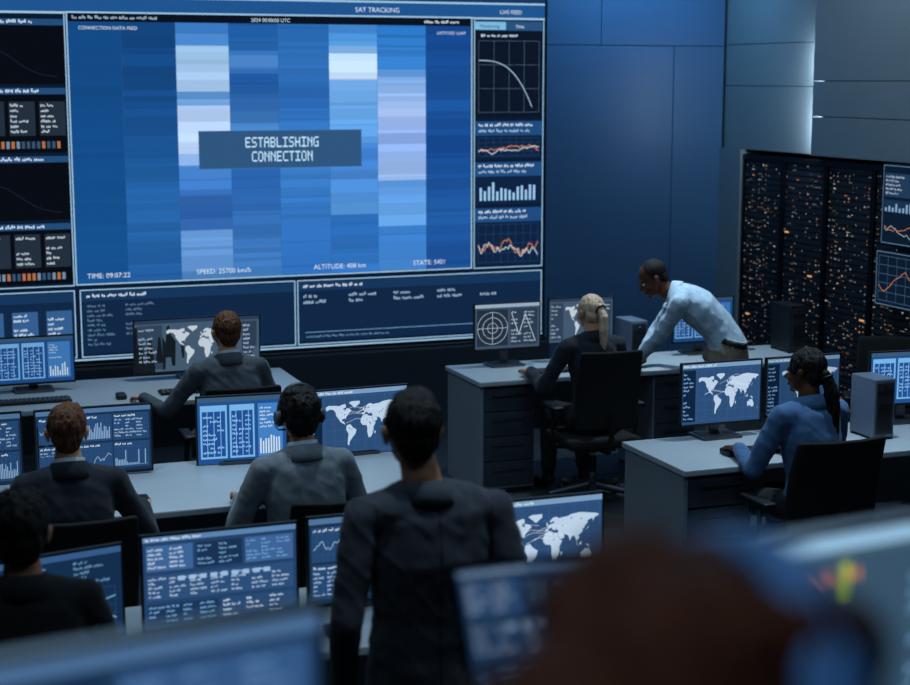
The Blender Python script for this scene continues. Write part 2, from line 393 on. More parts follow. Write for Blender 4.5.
def loft(sec,l=0,n=32,pw=2.4):
    vs=[];fs=[];C_=[Vector(s[0]) for s in sec];K=len(sec)
    for i,s in enumerate(sec):
        t=(C_[min(i+1,K-1)]-C_[max(i-1,0)]).normalized()
        r=Vector(s[3]);r=(r-t*r.dot(t)).normalized();f=t.cross(r)
        for k in range(n):
            a=2*math.pi*k/n;ca=math.cos(a);sa=math.sin(a)
            vs.append(C_[i]+r*s[1]*math.copysign(abs(ca)**(2/pw),ca)+f*s[2]*math.copysign(abs(sa)**(2/pw),sa))
    for i in range(K-1):
        for k in range(n):
            a=i*n+k;b=i*n+(k+1)%n;fs.append((a,b,b+n,a+n))
    vs.append(C_[0]);vs.append(C_[-1])
    for k in range(n):
        fs.append((len(vs)-2,(k+1)%n,k));o=(K-1)*n;fs.append((len(vs)-1,o+k,o+(k+1)%n))
    return vs,fs,l
def tr(pr,M): return ([M@Vector(v) for v in pr[0]],pr[1],pr[2])
def fuse(name,prims,mats,voxel,it,parent,disp=None,keep=None):
    V=[];F=[];L=[]
    for vs,fs,l in prims:
        b=len(V);V.extend([tuple(v) for v in vs])
        for f in fs: F.append(tuple(b+k for k in f));L.append(l)
    me=bpy.data.meshes.new('tmp');me.from_pydata(V,[],F)
    o=bpy.data.objects.new('tmp',me);SC.collection.objects.link(o)
    m=o.modifiers.new('r','REMESH');m.mode='VOXEL';m.voxel_size=voxel
    if it:
        m=o.modifiers.new('s','SMOOTH');m.iterations=it;m.factor=.5
    bpy.context.view_layer.update()
    dg=bpy.context.evaluated_depsgraph_get()
    nm=bpy.data.meshes.new_from_object(o.evaluated_get(dg))
    bpy.data.objects.remove(o)
    nm.name=name
    bv=BVHTree.FromPolygons([Vector(v) for v in V],F)
    nm.materials.clear()
    for x in mats: nm.materials.append(x)
    if len(mats)>1:
        idx=[]
        for p in nm.polygons:
            h=bv.find_nearest(p.center);idx.append(L[h[2]] if h[2] is not None else 0)
        nm.polygons.foreach_set('material_index',idx)
    nm.polygons.foreach_set('use_smooth',[True]*len(nm.polygons))
    if disp:
        nrm=[v.normal.copy() for v in nm.vertices]
        for v,n_ in zip(nm.vertices,nrm): v.co=v.co+n_*disp(v.co)
    nm.update()
    ob=bpy.data.objects.new(name,nm);SC.collection.objects.link(ob);ob.parent=parent
    return ob
def ik(s,w,l1,l2,pole):
    s=Vector(s);w=Vector(w);d=w-s;D=d.length
    if D>(l1+l2)*.995: w=s+d.normalized()*(l1+l2)*.995;d=w-s;D=d.length
    t=d.normalized();a=(l1*l1-l2*l2+D*D)/(2*D);h=math.sqrt(max(0,l1*l1-a*a))
    p=Vector(pole);p=(p-t*p.dot(t)).normalized()
    return s+t*a+p*h,w
def handprims(side,curl):
    pr=[];sx=-1 if side>0 else 1
    pr.append(cap((0,-.05,0),(0,.012,0),.024,.025,n=14))
    for i,(x,l) in enumerate([(.031,.070),(.0105,.079),(-.0105,.073),(-.030,.057)]):
        x=x*sx
        pr.append(cap((x*.55,.0,0),(x,.086,0),.0165,.0115,n=12))
        p=Vector((x,.086,0));a=0;sp=x*1.2
        for q,fr in enumerate((.45,.31,.24)):
            a+=curl*(.9+.12*i)
            nx=p+Vector((sp*.3*fr,math.cos(a),-math.sin(a)))*l*fr
            pr.append(cap(p,nx,.0092-.0008*q,.0086-.0010*q,n=10,m=3));p=nx
    pr.append(cap((.014*sx,.016,-.006),(.045*sx,.046,-.014),.0145,.0115,n=10))
    pr.append(cap((.045*sx,.046,-.014),(.055*sx,.074,-.02),.0108,.0095,n=10))
    pr.append(cap((.055*sx,.074,-.02),(.054*sx,.096,-.024),.0095,.0075,n=10))
    return pr
def frame(y,z):
    y=Vector(y).normalized();z=Vector(z);z=(z-y*z.dot(y)).normalized();x=y.cross(z)
    return Matrix((x,y,z)).transposed().to_4x4()
EYEW=mat('eye_white',(225,225,225),.2,var=.02);EYED=mat('eye_iris',(30,20,15),.15)
def person(name,loc,rz,J,head,top,bottom,skin,hairm,hair='short',wscale=1.0,voxel=.011,collar=None,headset=False,hands=True,hem=False,belt=None,shirt=None,base=0,fold=.005,seam=False,band=None):
    e=bpy.data.objects.new(name,None);SC.collection.objects.link(e);e.location=(loc[0],loc[1],base);e.rotation_euler=(0,0,rz)
    e.empty_display_size=.2
    shoe=mat('leather_shoe',(18,16,15),.35)
    ws=wscale;g=J;pr=[]
    rs=(g['shR']-g['shL']).normalized();rh=(g['hipR']-g['hipL']).normalized()
    T=[(g['pel']-g['up_']*.10,.155*ws,.105,rh),(g['pel'],.178*ws,.122,rh),(g['bel'],(.158 if ws>.95 else .14)*(1 if ws>.95 else .93),.112,(rh+rs)),(g['che'],.178*ws,.122,rs),(g['upc'],.168*ws,.102,rs),(g['nek']-(g['nek']-g['upc'])*.15,.075*ws,.066,rs)]
    if hem:
        T=[(g['pel']-g['up_']*.15,.190,.128,rh),(g['pel']-g['up_']*.05,.188,.128,rh),(g['pel']+g['up_']*.06,.176,.120,rh)]+[(g['bel'],.164,.114,rh)]+T[3:]
    pr.append(loft(T,0))
    ax=(g['nek']-g['upc']).normalized()
    for q,sh,el,wr in((1,g['shR'],g['elR'],g['wrR']),(-1,g['shL'],g['elL'],g['wrL'])):
        pr.append(cap(g['nek']+rs*q*.045-ax*.045,sh-rs*q*.01,.046,.058,0))
        pr.append(cap(g['upc']+rs*q*.08,sh-rs*q*.015,.085*ws,.06,0))
        pr.append(cap(sh,el,.060*(.5+.5*ws),.048,0));pr.append(cap(el,wr,.047,.036,0))
        f=(wr-el).normalized();pr.append(cap(wr-f*.05,wr-f*.012,.039,.037,0))
    for q in'RL':
        h,k,a,t=g['hip'+q],g['kn'+q],g['an'+q],g['to'+q]
        pr.append(cap(h,k,.086,.062,1));pr.append(cap(k,a+(k-a)*.12,.060,.050,1))
        pr.append(cap(a+Vector((0,0,-.045))-(t-a)*.12,a+(t-a)*.6+Vector((0,0,-.045)),.036,.036,2));pr.append(cap(a+(t-a)*.5+Vector((0,0,-.05)),t,.036,.026,2))
        pr.append(cap(a,a-Vector((0,0,.03)),.04,.038,2))
    pr.append(ell(g['pel']-g['up_']*.06,(.16*ws,.12,.11),1))
    mats=[top,bottom,shoe]
    if belt:
        pr.append(loft([(g['pel']+g['up_']*.02,.182*ws,.126,rh),(g['pel']+g['up_']*.055,.178*ws,.123,rh)],3));mats.append(belt)
        pr.append(loft([(g['pel']-g['up_']*.12,.168*ws,.120,rh),(g['pel']+g['up_']*.02,.180*ws,.124,rh)],1))
    sd=R.uniform(0,50)
    def dsp(c):
        a=fold*noise.noise(Vector((c.x*7,c.y*7,c.z*9+sd)))+fold*.5*noise.noise(Vector((c.x*18+sd,c.y*18,c.z*22)))
        b=noise.noise(Vector((c.x*6+sd,c.y*6,c.z*13+c.x*14)))
        return a+fold*.6*(1-min(1,abs(b)*5))
    body=fuse('body',pr,mats,voxel,3,e,dsp)
    hp,hy,hx,hr=head
    Hm=Matrix.Translation(hp)@Matrix.Rotation(hy,4,'Z')@Matrix.Rotation(hx,4,'X')@Matrix.Rotation(hr,4,'Y')
    hs=.98 if ws>.95 else .94
    Hm=Hm@Matrix.Scale(hs,4)
    hpz=[ell((0,-.012,.145),(.075,.095,.086)),ell((0,.028,.092),(.061,.064,.085)),ell((0,.03,.042),(.049,.055,.038)),ell((0,.070,.018),(.021,.02,.017)),
        cap((0,.086,.118),(0,.108,.082),.007,.012,n=10),cap((-.010,.097,.078),(.010,.097,.078),.008,n=8),cap((-.034,.074,.130),(.034,.074,.130),.013,n=10),
        ell((.038,.062,.080),(.022,.022,.024)),ell((-.038,.062,.080),(.022,.022,.024)),
        ell((0,.088,.052),(.023,.011,.0055)),ell((0,.087,.043),(.020,.011,.006))]
    for q in(-1,1):
        hpz+=[ell((q*.079,-.008,.106),(.009,.018,.026),rot=(.15,0,q*-.4)),ell((q*.084,-.014,.118),(.007,.018,.018),rot=(0,0,q*-.5)),ell((q*.077,.0,.082),(.006,.009,.011))]
    hpz=[tr(p,Hm) for p in hpz]
    hpz.append(cap(Hm@Vector((0,-.022,.07)),g['nek']+ax*.03,.052*(.5+.5*ws)-.002,.054*(.5+.5*ws),n=22))
    hpz.append(cap(g['nek']+ax*.03,g['nek']-ax*.06,.056*(.5+.5*ws),.06,n=22))
    fuse('head',hpz,[skin],.0048,2,e)
    mb=MB()
    for q in(-1,1):
        v,f,_=ell((q*.031,.0735,.112),(.0125,.0125,.0105));mb.add(v,f,EYEW,True,M=Hm)
        v,f,_=ell((q*.031,.083,.112),(.005,.0035,.005));mb.add(v,f,EYED,True,M=Hm)
        v,f,_=cap((q*.018,.087,.131),(q*.046,.076,.133),.0035,.002,n=8);mb.add(v,f,hairm,True,M=Hm)
    v,f,_=ell((0,.0945,.0475),(.02,.006,.0015));mb.add(v,f,mat('mouth_line',(70,30,28),.5),True,M=Hm)
    mb.obj('face_details',parent=e)
    hz=[ell((0,-.024,.150),(.081,.098,.090)),ell((.01,-.005,.185),(.066,.075,.058)),ell((0,-.062,.102),(.066,.048,.066)),ell((0,-.07,.060),(.048,.028,.028))]
    amp=.006;fr=60
    if hair=='buzz': hz=[ell((0,-.020,.150),(.0785,.093,.086)),ell((0,-.056,.105),(.066,.045,.06))];amp=.001;fr=300
    if hair=='bush': hz=[ell((0,-.022,.152),(.090,.104,.094)),ell((0,-.06,.098),(.076,.054,.072)),ell((.02,.01,.215),(.055,.06,.03)),ell((-.025,-.03,.22),(.05,.06,.028)),ell((0,-.068,.055),(.056,.035,.032))];amp=.010;fr=40
    for q in(-1,1):
        if hair in('short','bush'): hz.append(ell((q*.072,.018,.125),(.010,.018,.034)))
    if hair=='pony':
        hz=[ell((0,-.020,.150),(.081,.1,.088)),ell((0,-.058,.105),(.073,.05,.066)),ell((.04,.01,.14),(.04,.05,.05)),ell((-.04,.01,.14),(.04,.05,.05)),
            ell((0,-.118,.155),(.022,.022,.022)),cap((0,-.12,.15),(0,-.155,.09),.022,.03),cap((0,-.155,.09),(.004,-.150,0.0),.030,.032),cap((.004,-.15,0.0),(.010,-.135,-.10),.031,.022),cap((.010,-.135,-.10),(.012,-.13,-.16),.021,.007)];amp=.005;fr=55
    if hair=='longpony':
        hz=[ell((0,-.020,.150),(.083,.1,.090)),ell((0,-.058,.10),(.075,.052,.068)),ell((.042,.012,.135),(.038,.05,.05)),ell((-.042,.012,.135),(.038,.05,.05)),
            ell((0,-.11,.10),(.026,.026,.026)),cap((0,-.112,.10),(.01,-.135,.02),.03,.036),cap((.01,-.135,.02),(.015,-.14,-.10),.036,.038),cap((.015,-.14,-.10),(.02,-.135,-.24),.037,.028),cap((.02,-.135,-.24),(.022,-.13,-.33),.027,.008)];amp=.007;fr=45
    if hair=='long':
        hz=[ell((0,-.020,.150),(.092,.110,.096)),ell((0,-.06,.10),(.090,.080,.09)),ell((0,-.10,.08),(.085,.065,.10)),cap((.045,-.08,.10),(.07,-.095,-.12),.055,.045),cap((-.045,-.08,.10),(-.07,-.095,-.12),.055,.045),cap((0,-.11,.08),(0,-.12,-.15),.06,.05),ell((.052,.01,.14),(.038,.06,.07)),ell((-.052,.01,.14),(.038,.06,.07)),cap((.066,.03,.12),(.068,.01,-.06),.028,.026),cap((-.066,.03,.12),(-.068,.01,-.06),.028,.026),ell((-.03,-.05,.19),(.06,.07,.05)),ell((.03,.0,.20),(.055,.07,.04))];amp=.008;fr=26
    hz=[tr(p,Hm) for p in hz]
    def hd(c): return amp*noise.noise(Vector((c.x*fr,c.y*fr,c.z*fr*.35+sd)))+amp*.6*noise.noise(Vector((c.x*fr*2.4,c.y*fr*2.4,c.z*fr*.5)))
    fuse('hair',hz,[hairm],.0045 if hair!='long' else .006,1,e,hd)
    if hair in('pony','longpony'):
        mb=MB();p=(0,-.125,.14) if hair=='pony' else (0,-.118,.085)
        ang=1.0 if hair=='pony' else .35
        pts=[(p[0]+.033*math.cos(a*math.pi/9),p[1]+.033*math.sin(a*math.pi/9)*math.cos(ang),p[2]+.033*math.sin(a*math.pi/9)*math.sin(ang)*(-1)) for a in range(19)]
        mb.tube(pts,.006,BLK,8,M=Hm);mb.obj('hair_tie',parent=e)
    if collar:
        mb=MB();n=30
        fr_=Matrix((rs,ax.cross(rs),ax)).transposed().to_4x4();fr_.translation=g['nek']
        def bandf(cs,m_,gap):
            vs=[];fs=[]
            for i in range(n+1):
                a=math.pi*(-1+gap)+2*math.pi*(1-gap)*i/n
                for rr,zz in cs: vs.append((math.sin(a)*rr*1.06,-math.cos(a)*rr-.003,zz-.014*(1-math.cos(a))*.9))
            c=len(cs)
            for i in range(n):
                for k in range(c): fs.append((i*c+k,i*c+(k+1)%c,(i+1)*c+(k+1)%c,(i+1)*c+k))
            fs.append(tuple(range(c-1,-1,-1)));fs.append(tuple(n*c+k for k in range(c)))
            mb.add(vs,fs,m_,True,M=fr_)
        q=.5+.5*ws
        if shirt: bandf([(.0595*q,-.03),(.060*q,.034),(.063*q,.034),(.067*q,-.03)],shirt,.06)
        bandf([(.064*q,-.04),(.0645*q,.017),(.070*q,.019),(.086*q,-.018),(.100*q,-.048),(.09*q,-.052)],collar,.12)
        mb.obj('collar',parent=e)
    if seam:
        bvh=BVHTree.FromPolygons([v.co for v in body.data.vertices],[tuple(p.vertices) for p in body.data.polygons])
        mb=MB();sm=mat('jacket_seam',(14,15,18),.9)
        def trace(pts0):
            pts=[]
            for p0 in pts0:
                h=bvh.ray_cast(Vector((p0[0],-.6,p0[1])),Vector((0,1,0)))
                if h[0] is not None: pts.append(h[0]+Vector((0,.0006,0)))
            if len(pts)>2: mb.tube(pts,.0024,sm,6)
        zt=g['nek'].z-.05;zb=g['pel'].z-.15
        trace([(0,zt+(zb-zt)*i/30) for i in range(31)])
        for q in(-1,1): trace([(q*(.185-.02*math.sin(i/12*3.1)),1.49-.20*i/12) for i in range(13)])
        mb.obj('jacket_seams',parent=e)
    if headset:
        mb=MB();hm_=band or mat('headset_plastic',(70,80,92),.3)
        rr=.096;tp=.038 if not band else .024;cz=.118
        if band: rr=.104
        pts=[(rr*math.cos(a*math.pi/20),-.005,cz+(rr+tp)*math.sin(a*math.pi/20)) for a in range(21)]
        mb.tube(pts,.009,hm_,10,M=Hm)
        for o_ in((0,) if not band else (-.012,0,.012)): mb.tube([(p[0]*.985,p[1]+o_,p[2]*.99+.001) for p in pts[4 if not band else 2:17 if not band else 19]],.012 if not band else .009,hm_ if band else BLK,10,M=Hm)
        for q in(-1,1):
            d_=rr-.096
            mb.tube([(q*(.080+d_),-.005,.108),(q*(.100+d_),-.005,.108)],[.036,.038],BLK,20,M=Hm);mb.tube([(q*(.100+d_),-.005,.108),(q*(.112+d_),-.005,.108)],[.036,.028],BLK if band else hm_,20,M=Hm)
        mb.tube([(-.100,.0,.10),(-.098,.05,.07),(-.075,.09,.045),(-.04,.11,.043)],[.004,.003,.003,.007],BLK,8,M=Hm)
        mb.obj('headset',parent=e)
    if hands:
        for q,el,wr,hd_ in((1,g['elR'],g['wrR'],g.get('hR')),(-1,g['elL'],g['wrL'],g.get('hL'))):
            d=hd_[0] if hd_ else (wr-el);n_=hd_[1] if hd_ else Vector((0,0,1));cu=hd_[2] if hd_ else .3
            M=frame(d,n_);M.translation=wr+Vector(d).normalized()*.01
            M=M@Matrix.Scale(.96 if ws>.95 else .88,4)
            fuse('hand_right' if q>0 else 'hand_left',[tr(p,M) for p in handprims(q,cu)],[skin],.0036,1,e)
            if shirt:
                mb=MB();f=(wr-el).normalized();mb.tube([wr-f*.02,wr+f*.006],.034,shirt,18);mb.obj('shirt_cuff',parent=e)
    return e
V3=Vector
def seated(lean=.05,wR=None,wL=None,side=0,turn=0,dz=0):
    P=V3((0,0,.50+dz))
    M=Matrix.Translation(P)@Matrix.Rotation(-lean,4,'X')@Matrix.Rotation(side,4,'Y')@Matrix.Translation(-P)
    Mt=M@Matrix.Rotation(turn,4,'Z')
    g={}
    z=dz
    g['pel']=V3((0,-.01,.57+z));g['bel']=M@V3((0,-.015,.70+z));g['che']=Mt@V3((0,-.01,.87+z));g['upc']=Mt@V3((0,-.01,1.0+z));g['nek']=Mt@V3((0,-.012,1.085+z))
    g['shR']=Mt@V3((.178,-.005,1.0+z));g['shL']=Mt@V3((-.178,-.005,1.0+z))
    g['wrR']=V3(wR or (.19,.34,.80+z));g['wrL']=V3(wL or (-.19,.34,.80+z))
    g['elR'],g['wrR']=ik(g['shR'],g['wrR'],.30,.26,(.5,-.3,-1));g['elL'],g['wrL']=ik(g['shL'],g['wrL'],.30,.26,(-.5,-.3,-1))
    for q,s in(('R',1),('L',-1)):
        g['hip'+q]=V3((s*.088,.02,.54+z));g['an'+q]=V3((s*.13,.40,.10));g['kn'+q],_=ik(g['hip'+q],g['an'+q],.43,.43,(0,1,1));g['to'+q]=V3((s*.15,.56,.03))
    g['up_']=V3((0,0,1))
    g['hR']=(V3((-.1,1,-.06)),V3((0,0,1)),.28);g['hL']=(V3((.1,1,-.06)),V3((0,0,1)),.28)
    g['head']=M@V3((0,.012,1.105+z))
    return g
def suit(n,rgb): return mat(n,rgb,.85,var=.16,scale=30,bump=.2,bscale=500,sheen=.12,spec=.2)
S_CH=suit('charcoal_suit',(54,58,67));S_GR=suit('grey_suit',(112,120,128));S_G2=suit('slate_suit',(78,84,92));S_NV=suit('dark_navy_suit',(36,40,50));S_BK=suit('black_sweater',(13,15,19));TR=suit('dark_trousers',(28,30,36))
SH_B=suit('light_blue_shirt',(176,196,214));DEN=suit('denim_shirt',(70,104,146));KH=suit('khaki_trousers',(150,130,114));WH=suit('white_shirt',(190,198,208))
BELT=mat('leather_belt',(30,22,18),.4)
SK_L=mat('skin_light',(228,164,130),.5,var=.06,sss=.08,scale=20);SK_D=mat('skin_dark',(96,54,36),.5,var=.08,sss=.05,scale=20,spec=.25);SK_M=mat('skin_tan',(184,124,94),.5,var=.06,sss=.08,scale=20)
def hm(n,rgb,var=.6): return mat(n,rgb,.6,var=var,scale=90,bump=.8,bscale=160,stretch=(1,1,.15),spec=.25)
H_GI=hm('hair_ginger',(96,58,38));H_DK=hm('hair_dark',(18,14,13));H_BL=hm('hair_blonde',(228,190,162),.3);H_FG=hm('hair_auburn',(54,33,28))
# ============================================================ ROOM
WY=11.78
WALL=mat('painted_wall_blue_grey',(92,106,122),.55,var=.05,scale=2);CEIL=mat('ceiling_dark',(40,44,50),.8);PANEL=mat('wall_panel_blue',(66,100,136),.38,var=.05,scale=1.5)
SOFF=mat('soffit_panel_grey',(120,132,140),.4,var=.04,scale=1.5);GAP=mat('panel_gap_black',(8,9,11),.8)
FLOOR=mat('floor_dark_vinyl',(44,48,54),.45,var=.15,scale=4,bump=.03,bscale=200)
def slab(name,x0,x1,y0,y1,z0,z1,m):
    mb=MB();cx,cy=(x0+x1)/2,(y0+y1)/2;mb.b2(x0-cx,x1-cx,y0-cy,y1-cy,z0,z1,m);return mb.obj(name,(cx,cy,0))
XL=-3.2;YB=-3.0;CZ=3.9
mb=MB();mb.b2(XL,7.6,YB,12.0,-.1,0,FLOOR)
for i in range(18): mb.b2(XL+.6*i-.002,XL+.6*i+.002,YB,11.9,0,.0008,GAP)
for i in range(25): mb.b2(XL,7.5,YB+.6*i-.002,YB+.6*i+.002,0,.0008,GAP)
mb.obj('floor')
slab('ceiling',XL,7.6,YB,12.0,CZ,CZ+.1,CEIL)
slab('wall_back',XL,7.6,WY+.07,WY+.22,0,CZ,WALL)
slab('wall_left',XL-.15,XL,YB,12.0,0,CZ,WALL)
slab('wall_front',XL-.15,7.7,YB-.15,YB,0,CZ,WALL)
slab('wall_right',7.5,7.65,YB,12.0,0,CZ,WALL)
mb=MB()
xs=[(5.13,5.60,2.925,3.9),(5.604,6.72,2.925,3.9),(5.13,6.255,0,2.92),(6.26,6.72,0,2.92)]
for a,b,c,d in xs: mb.b2(a,b,WY,WY+.05,c,d,PANEL,.004)
mb.b2(5.13,6.75,WY+.05,WY+.068,0,3.9,GAP)
mb.obj('wall_cladding')
mb=MB()
def sof(y0,y1,z0,z1,x0): mb.b2(x0,7.5,y0,y1,z0,z1,SOFF,.004)
sof(10.325,11.78,2.095,2.60,6.74);sof(10.325,11.78,2.605,2.93,6.74);sof(10.325,11.78,2.935,3.9,6.74)
sof(7.0,10.32,2.095,2.38,6.64);sof(7.0,10.32,2.385,2.64,6.64);sof(7.0,10.32,2.645,3.9,6.64)
sof(3.0,6.995,2.095,3.9,6.64)
mb.obj('trim_soffit')
slab('trim_pier',6.70,7.5,11.44,11.85,0,2.094,SOFF)
RK=mat('rack_black_steel',(14,15,18),.4,.3)
def rack(y1,w=.6):
    mb=MB();Hh=2.06
    mb.b2(0,w-.006,.03,.72,.0,Hh,RK,.004)
    mb.b2(0,.02,0,.03,0,Hh,RK);mb.b2(w-.026,w-.006,0,.03,0,Hh,RK);mb.b2(.02,w-.026,0,.03,0,.06,RK);mb.b2(.02,w-.026,0,.03,Hh-.04,Hh,RK)
    for i in range(42): mb.b2(.022,w-.028,.018,.03,.07+i*.0465,.07+i*.0465+.036,DARK)
    s=Scr(mb,0,0,.016,1.0)
    for c in range(11):
        u=.035+c*.049;den=R.choice([.08,.3,.6,.15,.4])
        z=.1
        while z<2.0:
            if R.random()<den:
                cl=R.choice([C(225,220,205),C(200,195,185),C(190,180,170),C(225,150,95),C(160,180,200),C(170,165,160),C(170,140,115)])
                b=R.uniform(.12,.9)**1.2;s.rect(u+R.uniform(-.005,.005),z,R.choice([.006,.009,.015]),R.choice([.007,.011]),tuple(x*b for x in cl),1)
                if R.random()<.25: s.rect(u+.022,z,.010,.008,tuple(x*.4 for x in cl),1)
            z+=R.choice([.024,.035,.046])
        if R.random()<.2: s.rect(u,R.uniform(.5,1.9),.06,.012,C(240,170,110),1)
    mb.obj('server_rack',(6.72,y1,0),-math.pi/2)
for i in range(14): rack(11.43-i*.6)
def walldisp(y1,w,z0,z1,kind):
    mb=MB();mb.b2(0,w,0,.04,0,z1-z0,BLK,.003);mb.b2(w*.3,w*.7,.04,.105,.05,z1-z0-.05,DARK)
    s=Scr(mb,.01,.01,-.001,.7);ww=w-.02;h=z1-z0-.02
    s.rect(0,0,ww,h,C(16,34,56),0)
    s.frame(0,0,ww,h,.005,C(110,150,185),2)
    if kind==0:
        s.rect(.02,h*.6,ww-.04,h*.3,C(40,70,105),1);s.rows(.03,h*.62,ww-.06,h*.26,5,W_,2,cols=3);s.rect(.02,h*.4,ww-.04,h*.16,C(30,60,95),1);s.bars(.03,h*.41,ww-.06,h*.13,26,C(150,190,225),2)
        s.chart(.03,h*.08,ww-.06,h*.25,OR,2,t=.005,n=40);s.chart(.03,h*.05,ww-.06,h*.25,W_,2,t=.004,n=40)
    else:
        s.grid(.03,.03,ww-.06,h-.06,10,5,.003,C(80,120,155),1);s.chart(.03,.06,ww-.06,h*.6,OR,2,t=.005,n=30)
    mb.obj('wall_display',(6.61,y1,z0),-math.pi/2)
walldisp(9.36,1.1,1.53,2.085,0);walldisp(9.40,1.1,1.10,1.49,1)
# ============================================================ VIDEO WALL
mb=MB()
FRM=mat('video_wall_frame',(30,34,40),.4,.3)
VX0=.10;VX1=5.11
mb.b2(VX0,VX1,WY-.02,WY+.065,.60,3.42,FRM,.004)
mb.b2(VX0-.05,VX1+.0,WY-.16,WY+.065,0.0,.585,mat('plinth_grey',(48,54,62),.5),.01)
mb.b2(VX0,VX1,WY-.10,WY+.06,.585,.60,BLK)
s=Scr(mb,0,0,WY-.0215,1.06,eps=.0009)
EDGE=C(150,190,220)
s.rect(VX0+.01,.62,VX1-VX0-.02,2.78,C(12,26,48),-.5)
s.rect(VX0+.01,3.13,4.99,.10,C(30,82,140),1);s.rect(VX0+.01,3.225,4.99,.015,EDGE,2);s.rect(VX0+.01,3.118,4.99,.010,EDGE,2)
s.text('SAT TRACKING',2.05,3.25,.035,W_);s.text('SAT TRACKING',3.55,3.155,.035,W_);s.text('LIVE FEED',4.72,3.155,.03,W_)
s.rect(VX0+.01,3.24,4.99,.15,C(22,52,92),1)
X0,X1,Z0,Z1=1.43,4.48,1.19,3.06
s.rect(X0,3.06,X1-X0,.055,C(10,18,32),1);s.words(X0+.03,3.078,.75,.02,C(160,180,200),2);s.text('2024 00:00:00 UTC',2.75,3.072,.026,W_,3);s.words(4.1,3.078,.33,.02,W_,2)
cols=[1.43,1.80,2.19,2.58,2.95,3.34,3.72,4.11,4.48]
KEY=[[(0,18,70,128),(1,22,80,142)],
[(0,18,66,122),(.35,24,76,136),(.5,28,86,148),(.7,38,100,168),(1,34,92,158)],
[(0,50,105,175),(.07,70,130,195),(.09,150,190,228),(.24,165,198,232),(.26,80,135,200),(.31,110,160,215),(.33,175,202,240),(.52,185,210,245),(.54,70,128,198),(.66,58,118,195),(.68,50,100,170),(.78,36,88,162),(.80,100,150,210),(.97,90,140,200),(1,60,120,185)],
[(0,24,80,145),(.1,40,100,170),(.16,80,132,195),(.2,28,80,150),(.3,44,96,165),(.42,70,130,195),(.6,40,96,170),(1,66,124,190)],
[(0,36,100,170),(.15,48,112,185),(.3,40,100,175),(.5,62,128,200),(.7,52,116,190),(1,44,104,178)],
[(0,60,130,205),(.09,85,155,220),(.11,180,212,245),(.21,200,224,250),(.23,110,165,225),(.45,90,155,222),(.5,60,120,200),(.75,84,148,215),(.78,40,104,180),(1,50,115,190)],
[(0,40,110,185),(.18,55,125,200),(.2,120,168,228),(.35,165,192,240),(.45,135,168,228),(.62,155,188,238),(.64,90,150,220),(.8,100,160,225),(.82,55,120,195),(1,66,130,200)],
[(0,20,68,136),(.3,26,82,152),(.5,22,70,140),(.75,32,88,158),(1,26,76,146)]]
def kc(k,v):
    for a,b in zip(k[:-1],k[1:]):
        if v<=b[0]:
            t=(v-a[0])/max(1e-6,b[0]-a[0]);return [a[i]+(b[i]-a[i])*t for i in(1,2,3)]
    return list(k[-1][1:])
for c in range(8):
    v=0
    while v<.9999:
        dv=R.choice([.006,.008,.012,.018,.03,.045]);dv=min(dv,1-v)
        q=kc(KEY[c],v+dv/2);f=R.uniform(.93,1.07) if c else R.uniform(.97,1.03)
        s.rect(cols[c],Z1-(Z1-Z0)*(v+dv),cols[c+1]-cols[c],(Z1-Z0)*dv,C(*[min(255,x*f) for x in q]),0)
        v+=dv
s.frame(X0-.012,Z0-.012,X1-X0+.024,3.118-Z0+.024,.010,EDGE,4)
for i in range(1,8): s.rect(cols[i]-.001,Z0,.002,Z1-Z0,C(40,90,150),2)
s.rect(2.34,2.0,1.25,.28,C(46,84,124),2);s.frame(2.34,2.0,1.25,.28,.004,C(62,104,148),3)
s.pixtext('ESTABLISHING',2.975,2.155,.075,.0475,C(190,225,248));s.pixtext('CONNECTION',2.975,2.05,.075,.0475,C(190,225,248))
s.text('CONNECTION DATA FEED',1.50,3.005,.024,W_,4)
s.text('TIME: 09:07:22',1.50,1.225,.036,W_,4);s.text('SPEED: 25700 km/h',2.30,1.225,.036,W_,4);s.text('ALTITUDE: 408 km',3.20,1.225,.036,W_,4);s.text('STATE: S401',4.0,1.225,.036,W_,4)
s.text('LATITUDE 12.407',4.20,2.995,.022,W_,4)
a0,a1=4.515,5.085;w=a1-a0
s.frame(a0-.01,1.175,w+.02,1.945,.008,EDGE,4)
s.rect(a0,3.03,w,.07,C(40,80,125),1);s.rect(a0,3.035,w*.45,.06,C(120,180,220),2);s.text('Monitoring',a0+.04,3.05,.025,DB,4);s.text('Data',a0+.34,3.05,.025,W_,4)
s.rect(a0,2.36,w,.66,C(12,22,38),1);s.grid(a0+.03,2.40,w-.06,.55,4,3,.002,C(90,120,150),2)
s.line([(a0+.03+.45*t,2.80-.36*t**3) for t in [i/12 for i in range(13)]],.006,C(170,200,225),3);s.words(a0+.05,2.98,.4,.02,W_,3)
for z0,z1,kd in((2.04,2.34,0),(1.68,2.02,1),(1.20,1.66,2)):
    s.rect(a0,z0,w,z1-z0,C(14,34,64),1);s.rect(a0,z1-.12,w,.11,C(30,74,124),2);s.words(a0+.03,z1-.05,w*.9,.022,W_,3);s.words(a0+.03,z1-.095,w*.9,.022,C(160,190,220),3)
    if kd==1: s.bars(a0+.04,z0+.03,w-.08,(z1-z0)*.42,14,C(150,195,235),3)
    else:
        s.grid(a0+.03,z0+.02,w-.06,z1-z0-.16,8,4,.0015,C(50,90,135),2);s.chart(a0+.03,z0+.03,w-.06,(z1-z0-.16)*.7,OR,3,t=.005,n=40);s.chart(a0+.03,z0+.02,w-.06,(z1-z0-.16)*.7,C(210,225,235),3,t=.005,n=40)
b0,b1=.14,1.40;w=b1-b0
s.frame(b0-.01,1.175,w+.02,1.945,.008,EDGE,4)
